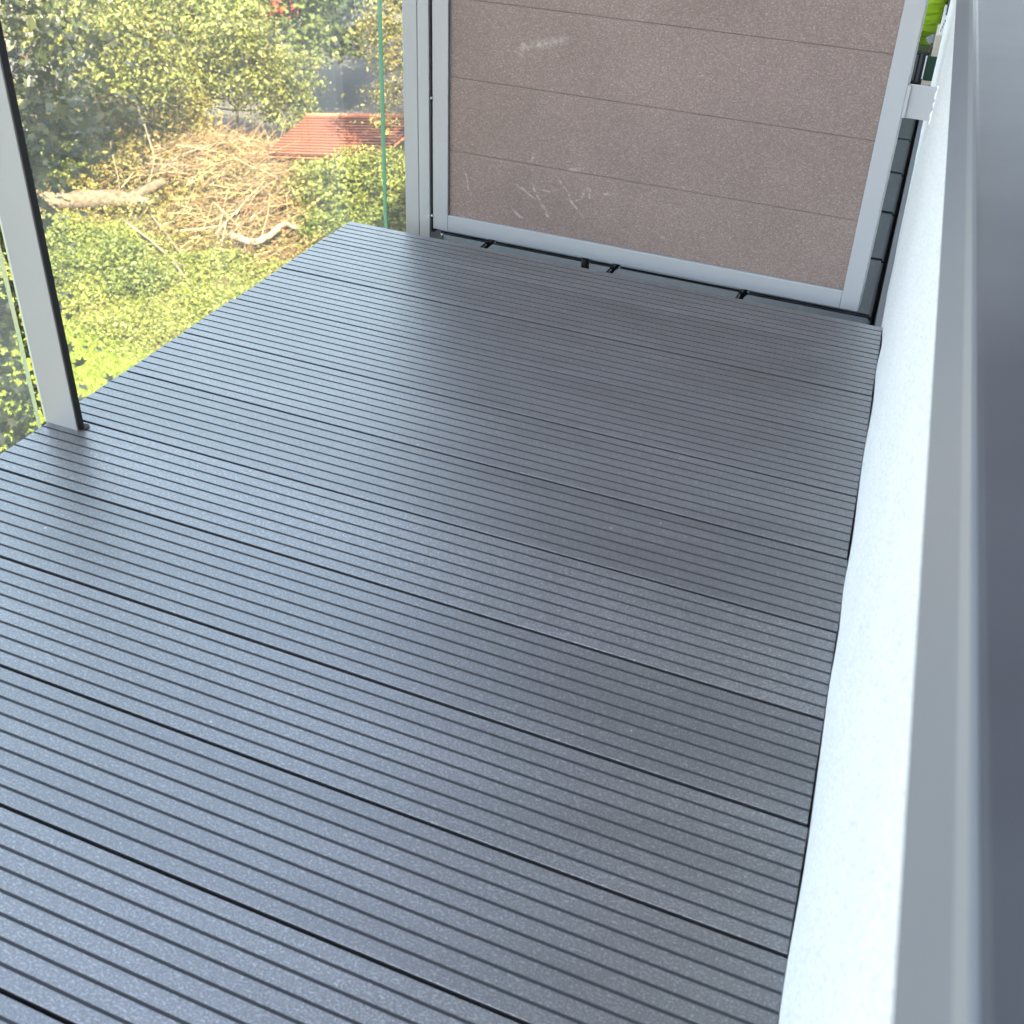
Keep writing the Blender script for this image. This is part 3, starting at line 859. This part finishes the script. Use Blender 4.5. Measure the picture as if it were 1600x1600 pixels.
# close tree in the shade of the house, left of and behind the post
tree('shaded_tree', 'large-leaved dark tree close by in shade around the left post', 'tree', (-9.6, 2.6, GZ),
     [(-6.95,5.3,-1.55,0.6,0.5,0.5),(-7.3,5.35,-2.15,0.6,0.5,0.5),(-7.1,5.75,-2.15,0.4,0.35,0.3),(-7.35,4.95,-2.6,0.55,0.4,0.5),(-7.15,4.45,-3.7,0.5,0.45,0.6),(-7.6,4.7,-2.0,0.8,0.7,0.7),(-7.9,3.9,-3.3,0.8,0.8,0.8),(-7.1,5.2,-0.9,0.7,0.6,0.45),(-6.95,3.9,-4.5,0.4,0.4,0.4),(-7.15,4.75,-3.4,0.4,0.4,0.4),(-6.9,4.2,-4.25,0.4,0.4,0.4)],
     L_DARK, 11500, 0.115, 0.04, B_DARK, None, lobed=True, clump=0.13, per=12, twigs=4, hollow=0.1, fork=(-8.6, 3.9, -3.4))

# fallen log with broken end and stub
log = empty('fallen_log', (-18.2, 17.9, GZ))
tag(log, 'thick fallen tree trunk with a broken forked end lying in the garden', 'log')
T = Tubes()
lp = np.array([(-20.6,16.75,-8.78),(-19.8,17.25,-8.78),(-19.0,17.65,-8.75),(-18.3,18.0,-8.70),(-17.75,18.2,-8.66),(-17.35,18.3,-8.66),(-17.05,18.36,-8.68)])
T.add(lp, [0.24,0.235,0.23,0.22,0.20,0.18,0.11], 12, 0.05, True)
o = T.build('trunk', B_LOG, log); o.location = (18.2, -17.9, 9.0)
T = Tubes()
T.add([(-17.55,18.2,-8.64),(-17.25,18.55,-8.50),(-17.02,18.85,-8.36),(-16.92,18.95,-8.33)], [0.13,0.12,0.11,0.07], 9, 0.08, True)
o = T.build('broken_stub', B_LOG, log); o.location = (18.2, -17.9, 9.0)
T = Tubes()
for _ in range(9):
    a = np.array((-17.2, 18.33, -8.66)) + rng.normal(0, 0.06, 3)
    T.add([a, a + np.array([0.12, 0.02, 0.0]) + rng.normal(0, 0.05, 3), a + np.array([0.24, 0.05, -0.03]) + rng.normal(0, 0.07, 3)], [0.045, 0.03, 0.006], 5, 0.1, True)
o = T.build('splintered_end', B_PALE, log); o.location = (18.2, -17.9, 9.0)

def branch(name, label, pts, r, mt, twigs=0, sides=7):
    root = empty(name, pts[0])
    tag(root, label, 'branch')
    pts = np.array(pts, float)
    T = Tubes()
    tt = np.linspace(0, len(pts)-1, 4*len(pts))
    sm = np.stack([np.interp(tt, np.arange(len(pts)), pts[:, k]) for k in range(3)], 1)
    sm[1:-1] += rng.normal(0, r*0.14, sm[1:-1].shape)
    T.add(sm, np.linspace(r, r*0.55, len(sm)), sides, 0.03, True)
    o = T.build('stem', mt, root); o.location = -pts[0]
    if twigs:
        for _ in range(twigs):
            T = Tubes()
            i = rng.integers(2, len(sm)-1)
            d = unit(sm[-1]-sm[0] + rng.standard_normal(3)*1.2)
            T.add(wander(sm[i], sm[i]+d*rng.uniform(0.25, 0.8), 5, 0.3), np.linspace(r*0.4, r*0.12, 5), 4)
            o = T.build('side_twig', mt, root); o.location = -pts[0]
    return root
M_BARKLESS = bark('barkless_wood', (0.10, 0.082, 0.062), (0.27, 0.24, 0.19), 14)
branch('pale_branch', 'thick pale barkless crooked branch lying on dry leaves near the deck corner', [(-14.36,17.69,-8.72),(-13.90,17.53,-8.68),(-13.63,17.56,-8.66),(-13.55,17.98,-8.62),(-13.60,18.45,-8.59),(-13.52,18.55,-8.58),(-13.23,18.48,-8.60)], 0.085, M_BARKLESS)
branch('bare_branch', 'tall thin bare stem rising behind the log, forking to the right', [(-17.6,18.9,-8.9),(-17.45,19.1,-8.4),(-17.35,19.2,-7.9),(-17.6,19.3,-7.2),(-17.75,19.3,-6.7)], 0.020, B_PALE, 6)
branch('bare_branch', 'long bare branch arching right from the tall stem over the heap', [(-17.4,19.15,-8.3),(-16.9,19.6,-7.9),(-16.3,20.1,-7.7),(-15.8,20.5,-7.65)], 0.015, B_PALE, 6)
branch('bare_branch', 'short thin bare stem with a small fork above the log', [(-18.0,18.6,-8.8),(-17.95,18.6,-8.3),(-18.05,18.65,-7.9),(-18.1,18.7,-7.5)], 0.014, B_PALE, 2)
branch('bare_branch', 'long stick sloping from under the log down towards the deck', [(-16.9,17.4,-8.75),(-15.9,16.9,-8.78),(-15.0,16.4,-8.82),(-14.1,15.7,-8.85),(-13.7,15.4,-8.9)], 0.024, B_PALE, 8)
branch('bare_branch', 'thinner stick beside the long one, ending among the low shrubs', [(-16.6,17.9,-8.7),(-15.8,17.3,-8.72),(-15.1,16.8,-8.8),(-14.2,16.1,-8.88)], 0.016, B_PALE, 8)
branch('bare_branch', 'long twiggy branch running to the upper right across the brown heap', [(-16.6,18.6,-8.6),(-15.6,19.3,-8.45),(-14.6,20.1,-8.3),(-13.9,20.9,-8.2)], 0.025, B_TWIG, 10)

# heap of cut twigs and dry leaves
def heap_h(x, y):
    return 0.95*np.exp(-(((x+16.2)/2.2)**2 + ((y-20.6)/2.0)**2)) + 0.5*np.exp(-(((x+14.3)/1.2)**2 + ((y-19.6)/1.4)**2)) + 0.35*np.exp(-(((x+18.3)/1.6)**2 + ((y-20.8)/1.6)**2)) + 0.14*np.exp(-(((x+14.3)/1.3)**2 + ((y-17.7)/1.3)**2))
T = Tubes()
n = 0
while n < 1900:
    x, y = rng.uniform(-20, -12.8), rng.uniform(16.8, 23.5)
    h = float(heap_h(x, y))
    if rng.uniform() > h*1.3 + 0.04: continue
    if x < -16.2 and y < 19.3: continue
    n += 1
    a = rng.normal(0.75, 0.95); el = rng.normal(0.2, 0.38)
    L = rng.uniform(0.4, 1.7)
    d = np.array([math.cos(a)*math.cos(el), math.sin(a)*math.cos(el), math.sin(el)])
    c = np.array([x, y, GZ + 0.06 + h*rng.uniform(0.75, 1.22)])
    p = wander(c-d*L/2, c+d*L/2, 5, 0.09)
    p[:, 2] = np.maximum(p[:, 2], GZ+0.02)
    r = rng.uniform(0.006, 0.016)
    T.add(p, np.linspace(r, r*0.35, 5), 3)
tw = T.build('twig_heap', B_TWIG)
tag(tw, 'heap of tan cut twigs and brushwood behind the pale branch', 'brushwood', kind='stuff')
def scatter(n, x0, x1, y0, y1, dens, hfun):
    x = rng.uniform(x0, x1, n*4); y = rng.uniform(y0, y1, n*4)
    k = rng.uniform(0, 1, n*4) < dens(x, y)
    x, y = x[k][:n], y[k][:n]
    return np.stack([x, y, GZ + hfun(x, y)], 1)
pts = scatter(26000, -20.5, -12.3, 16.4, 24, lambda x, y: np.clip(heap_h(x, y)*1.5, 0, 1), lambda x, y: 0.02 + heap_h(x, y)*rng.uniform(0.3, 0.92, len(x)))
tag(link('dry_leaves', leaf_mesh('dry_leaves', pts, 0.065, 0.3), None, L_DRY), 'brown and orange dry leaves and litter on the twig heap', 'leaf litter', kind='stuff')
pts = scatter(9000, -16.6, -12.0, 16.6, 19.6, lambda x, y: np.exp(-(((x+14.0)/1.6)**2+((y-18.0)/1.1)**2)), lambda x, y: 0.015 + 0.1*rng.uniform(0, 1, len(x)))
tag(link('dry_leaves', leaf_mesh('dry_leaves', pts, 0.08, 0.8), None, L_DRY), 'flat patch of brown leaf litter around the pale branch', 'leaf litter', kind='stuff')
# ground cover
def mound(x, y): return 0.5 + 0.5*np.sin(x*2.1+1.3*np.sin(y*1.7))*np.cos(y*1.9+0.7*np.sin(x*2.3))
pts = scatter(52000, -19, -11.2, 12.6, 17.4, lambda x, y: np.clip(0.35+0.65*mound(x, y), 0, 1)*np.clip((y-12.9+0.35*(x+13.5))/0.8+0.6, 0, 1), lambda x, y: 0.02 + 0.30*mound(x, y)*rng.uniform(0.2, 1, len(x)))
tag(link('ground_cover', leaf_mesh('ground_cover', pts, 0.062, 0.7), None, L_BUSH), 'green leafy ground cover between lawn and fallen log', 'ground cover', kind='stuff')
pts = scatter(52000, -30, -11, 17, 27, lambda x, y: np.clip(mound(x*0.7, y*0.7)+0.15, 0, 1)*(1-0.45*np.clip(heap_h(x+0.6, y), 0, 1))*(1-np.exp(-((x+13.9)/1.2)**2-((y-17.9)/1.1)**2))*(1-0.5*np.exp(-((x+15.2)/1.6)**2-((y-19.2)/1.4)**2))*(y < 24.2-0.1*(x+19)), lambda x, y: 0.02 + heap_h(x, y)*0.9 + 0.5*mound(x*0.7, y*0.7)*rng.uniform(0.1, 1, len(x)))
tag(link('undergrowth', leaf_mesh('undergrowth', pts, 0.08, 0.5), None, L_YEL), 'mixed green weeds and undergrowth behind the fallen log', 'undergrowth', kind='stuff')
# lawn
pts = scatter(42000, -16.5, -11.0, 7.5, 14.2, lambda x, y: np.clip((13.4-0.35*(x+13.5)-y)/0.9, 0, 1), lambda x, y: 0*x)
nb = len(pts)
aa = rng.uniform(0, 6.28, nb); hgt = rng.uniform(0.05, 0.13, nb); wd = 0.008
dx, dy = np.cos(aa), np.sin(aa)
lean = rng.normal(0, 0.04, (nb, 2))
V = np.stack([pts + np.stack([dx*wd, dy*wd, 0*dx], 1), pts - np.stack([dx*wd, dy*wd, 0*dx], 1), pts + np.stack([lean[:, 0], lean[:, 1], hgt], 1)], 1)
tag(link('lawn', mesh_np('lawn', V.reshape(-1, 3), np.arange(nb*3), np.full(nb, 3)), None, L_GRASS), 'bright sunlit lawn grass beyond the deck edge', 'grass', kind='stuff')
me = bpy.data.meshes.new('lawn_soil')
me.from_pydata([(-20, 6, GZ+0.005), (-8, 6, GZ+0.005), (-8, 12.2, GZ+0.005), (-11, 12.9, GZ+0.005), (-14, 13.2, GZ+0.005), (-20, 14.6, GZ+0.005)], [], [list(range(6))])
tag(link('lawn_ground', me, None, simple('lawn_green', (0.13, 0.20, 0.03), 0.9, var=0.35, vscale=5)), kind='structure')

# red-tiled shelter
A = Vector((-15.03, 22.02, -7.40)); Bv = Vector((-12.6, 23.35, -7.40)); Cc = Vector((-15.15, 20.30, -7.82)); D = Vector((-12.75, 21.35, -7.82))
hut = empty('garden_shelter', (-14, 22, GZ))
tag(hut, 'low garden shelter with a red tiled roof behind the green bushes', 'shelter')
rows_n = 14
RI = []
V = []; F = []; lt = []
ncol = 36
for i in range(rows_n):
    t0, t1 = i/rows_n, (i+1)/rows_n
    for tt, dz in ((t0, 0.0), (t1+0.004, 0.055)):
        l = A.lerp(Cc, tt); r = Bv.lerp(D, tt)
        for c in range(ncol+1):
            q = l.lerp(r, c/ncol)
            V.append((q.x+14, q.y-22, q.z+9.0+dz))
    b0 = len(V)-2*(ncol+1); b1 = b0+ncol+1
    for c in range(ncol):
        F += [b0+c, b1+c, b1+c+1, b0+c+1]; lt.append(4)
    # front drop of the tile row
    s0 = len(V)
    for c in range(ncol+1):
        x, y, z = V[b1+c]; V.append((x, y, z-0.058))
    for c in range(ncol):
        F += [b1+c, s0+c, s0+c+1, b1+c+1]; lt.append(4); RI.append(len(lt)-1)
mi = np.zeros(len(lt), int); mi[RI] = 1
rf = link('roof', mesh_np('roof', V, F, lt, False, mi), hut, [M_TILE, simple('tile_row_shade', (0.06, 0.018, 0.012), 0.9)])  # dark red drops paint the shadow line under each tile row
T = Tubes()
T.add([(A.x+14-0.03, A.y-22, A.z+9.03), ((A.x+Bv.x)/2+14, (A.y+Bv.y)/2-22, (A.z+Bv.z)/2+9.035), (Bv.x+14+0.03, Bv.y-22, Bv.z+9.03)], [0.05, 0.05, 0.05], 8, caps=True)
T.build('ridge_cap', M_TILE, rf)
# far slope and underside
fb = bpy.data.meshes.new('roof_back')
A2, B2 = A+Vector((0.25, 1.2, -0.35)), Bv+Vector((0.25, 1.2, -0.35))
def lc(v, dz=0): return (v.x+14, v.y-22, v.z+9.0+dz)
fb.from_pydata([lc(A, 0.0), lc(Bv, 0.0), lc(B2), lc(A2), lc(A2, -0.06), lc(B2, -0.06), lc(D, -0.06), lc(Cc, -0.06), lc(A, -0.07), lc(Bv, -0.07)], [],
               [(0, 1, 2, 3), (4, 5, 9, 8), (8, 9, 6, 7), (3, 2, 5, 4)])
link('roof_back', fb, hut, M_TILE)
for v in (A2, B2, Cc, D):
    c = (A+Bv+Cc+D)/4
    q = v.lerp(c, 0.12)
    T = Tubes(); T.add([(q.x+14, q.y-22, 0), (q.x+14, q.y-22, q.z+9.0-0.05)], [0.05, 0.05], 8, caps=True)
    T.build('post', M_WOOD, hut)
wl = bpy.data.meshes.new('back_wall')
q0, q1 = A2.lerp((A+Bv)/2, 0.12), B2.lerp((A+Bv)/2, 0.12)
bmw = bmesh.new()
bm_box(bmw, q0.x+14.1, q1.x+13.9, q0.y-22-0.3, q0.y-22-0.22, 0, 1.1)
link('back_wall', bm_mesh(bmw, 'back_wall'), hut, M_CREAM)

# red canopy behind the maple
can = empty('red_canopy', (-23.2, 33.2, GZ))
tag(can, 'small bright red fabric canopy glimpsed through the maple leaves', 'canopy')
bm = bmesh.new()
top = bm.verts.new((0, 0, 1.75)); ring = []
for k in range(8):
    a = k*math.pi/4; rr = 1.0 if k % 2 == 0 else 0.86
    ring.append(bm.verts.new((rr*math.cos(a), rr*math.sin(a), 1.15 if k % 2 == 0 else 1.22)))
ring2 = [bm.verts.new((v.co.x*1.01, v.co.y*1.01, v.co.z-0.18)) for v in ring]
for k in range(8):
    bm.faces.new((top, ring[k], ring[(k+1) % 8])); bm.faces.new((ring[k], ring2[k], ring2[(k+1) % 8], ring[(k+1) % 8]))
link('fabric', bm_mesh(bm, 'fabric'), can, M_REDFAB)
T = Tubes(); T.add([(0, 0, 0), (0, 0, 1.74)], [0.03, 0.03], 8, caps=True); T.build('pole', M_WOOD, can)

# houses at the far end of the garden
def far_house(label, x, y, rz, w, dpt, h, roofh, roofmat, wallmat, nwin):
    hroot = empty('far_house', (x, y, GZ), rz)
    tag(hroot, label, 'house')
    box('wall', (-w/2, w/2, 0, dpt, 0, h), wallmat, hroot)
    bm = bmesh.new()
    e = 0.45
    v = [bm.verts.new(p) for p in ((-w/2-e, -e, h-0.05), (w/2+e, -e, h-0.05), (w/2+e, dpt+e, h-0.05), (-w/2-e, dpt+e, h-0.05), (-w/2-e, dpt/2, h+roofh), (w/2+e, dpt/2, h+roofh))]
    for f in ((0, 1, 5, 4), (2, 3, 4, 5), (0, 4, 3), (1, 2, 5), (3, 2, 1, 0)): bm.faces.new([v[i] for i in f])
    link('roof', bm_mesh(bm, 'roof'), hroot, roofmat)
    for k in range(nwin):
        xx = -w/2 + w*(k+0.5)/nwin
        wdw = box('window', (xx-0.55, xx+0.55, -0.05, 0.02, 0.9, 2.2), M_WHITEW, hroot)
        box('pane', (xx-0.47, xx+0.47, -0.06, -0.045, 0.98, 2.12), M_WINDOW, wdw)
    return hroot
far_house('white house with an orange roof at the upper left corner behind the leaves', -35.5, 33.0, R(42), 9, 5, 2.1, 0.9, M_ORANGE, M_WHITEW, 3)
far_house('pale building behind the trees at the top of the garden', -30.5, 46.0, R(30), 16, 8, 3.2, 2.0, M_ORANGE, M_WHITEW, 6)
